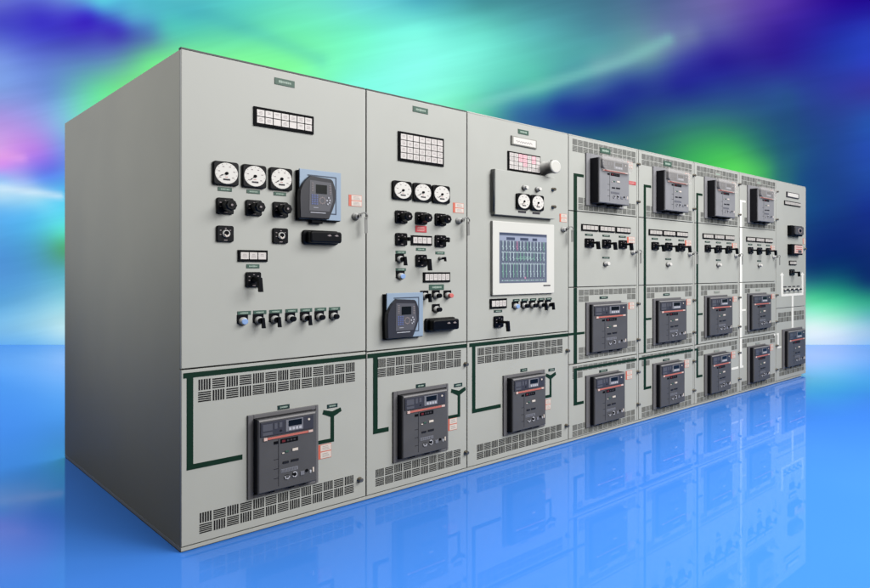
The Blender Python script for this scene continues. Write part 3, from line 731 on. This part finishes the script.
m = bpy.data.materials.new('blue_gloss_floor'); m.use_nodes = True; nt = m.node_tree; b = nt.nodes['Principled BSDF']
b.inputs['Roughness'].default_value = .015; b.inputs['IOR'].default_value = 1.21; b.inputs['Specular IOR Level'].default_value = .5
geo = nt.nodes.new('ShaderNodeNewGeometry'); ns = nt.nodes.new('ShaderNodeTexNoise'); ns.inputs['Scale'].default_value = .35; ns.inputs['Detail'].default_value = 3
nt.links.new(geo.outputs['Position'], ns.inputs['Vector'])
cr = nt.nodes.new('ShaderNodeValToRGB'); cr.color_ramp.elements[0].position = .3; cr.color_ramp.elements[1].position = .7
cr.color_ramp.elements[0].color = (*lin((66, 136, 236)), 1); cr.color_ramp.elements[1].color = (*lin((74, 144, 240)), 1)
nt.links.new(ns.outputs['Fac'], cr.inputs['Fac']); nt.links.new(cr.outputs['Color'], b.inputs['Base Color'])
bm = bmesh.new(); C0 = Vector((CAM.x, CAM.y, 0))
bm.faces.new([bm.verts.new(C0+F*a+RT*q) for a, q in ((-5, -7), (-5, 14.3), (BD-.004, 14.3), (BD-.004, -14.3), (-3, -14.3))])
bmesh.ops.recalc_face_normals(bm, faces=bm.faces)
me = bpy.data.meshes.new('floor'); bm.to_mesh(me); bm.free(); me.materials.append(m)
o = bpy.data.objects.new('floor', me); col.objects.link(o); o['kind'] = 'structure'
if me.polygons[0].normal.z < 0: me.flip_normals()

# ------------------------------------------------------------------ camera, lights, world
cam = bpy.data.cameras.new('camera'); co = bpy.data.objects.new('camera', cam); col.objects.link(co)
co.location = CAM; co.rotation_euler = (R(90), 0, -YAW)
cam.sensor_width = 36; cam.lens = 664.6/870*36; cam.shift_y = -(294-269.8)/870; cam.clip_end = 200; cam.clip_start = .05
sc.camera = co
def area(name, loc, target, sx, sy, power, colr=(1, 1, 1), spread=180):
    l = bpy.data.lights.new(name, 'AREA'); l.shape = 'RECTANGLE'; l.size = sx; l.size_y = sy; l.energy = power; l.color = colr; l.spread = R(spread)
    o = bpy.data.objects.new(name, l); col.objects.link(o); o.location = loc
    o.rotation_euler = (Vector(target)-Vector(loc)).to_track_quat('-Z', 'Y').to_euler(); return o
area('key_softbox', (5.2, -5.8, 6.0), (3.0, 0, 1.0), 6.5, 3, 560, (1, .985, .97))
area('front_softbox', (2.4, -7, 3.8), (3.0, 0, 1.8), 5, 3, 325, (1, .99, .98))
area('overhead_softbox', (4.4, 3.0, 8.0), (3.8, 3.0, 0), 9, 14, 980)
pw = BC-F*2.4+Vector((0, 0, 5.6))
area('far_floor_fill', pw, pw-Vector((0, 0, 5)), 20, 2.5, 300); o = bpy.data.objects['far_floor_fill']; o.rotation_euler = (0, 0, -YAW)  # added lamp out of view, brightens the floor near the backdrop
l = bpy.data.lights.new('side_gradient_spot', 'SPOT'); l.energy = 900; l.spot_size = R(58); l.spot_blend = .8; l.shadow_soft_size = .5  # added spot out of view, its soft cone edge grades the side wall
o = bpy.data.objects.new('side_gradient_spot', l); col.objects.link(o); o.location = (-6.5, 1.2, 2.6); o.rotation_euler = (Vector((0, 1.0, 3.5))-Vector(o.location)).to_track_quat('-Z', 'Y').to_euler()
w = bpy.data.worlds.new('World'); sc.world = w; w.use_nodes = True
w.node_tree.nodes['Background'].inputs[0].default_value = (.8, .8, .78, 1); w.node_tree.nodes['Background'].inputs[1].default_value = .14
sc.view_settings.view_transform = 'Standard'; sc.view_settings.look = 'None'; sc.view_settings.exposure = 0; sc.view_settings.gamma = 1
sc.cycles.max_bounces = 6; sc.cycles.diffuse_bounces = 0; sc.cycles.transparent_max_bounces = 8
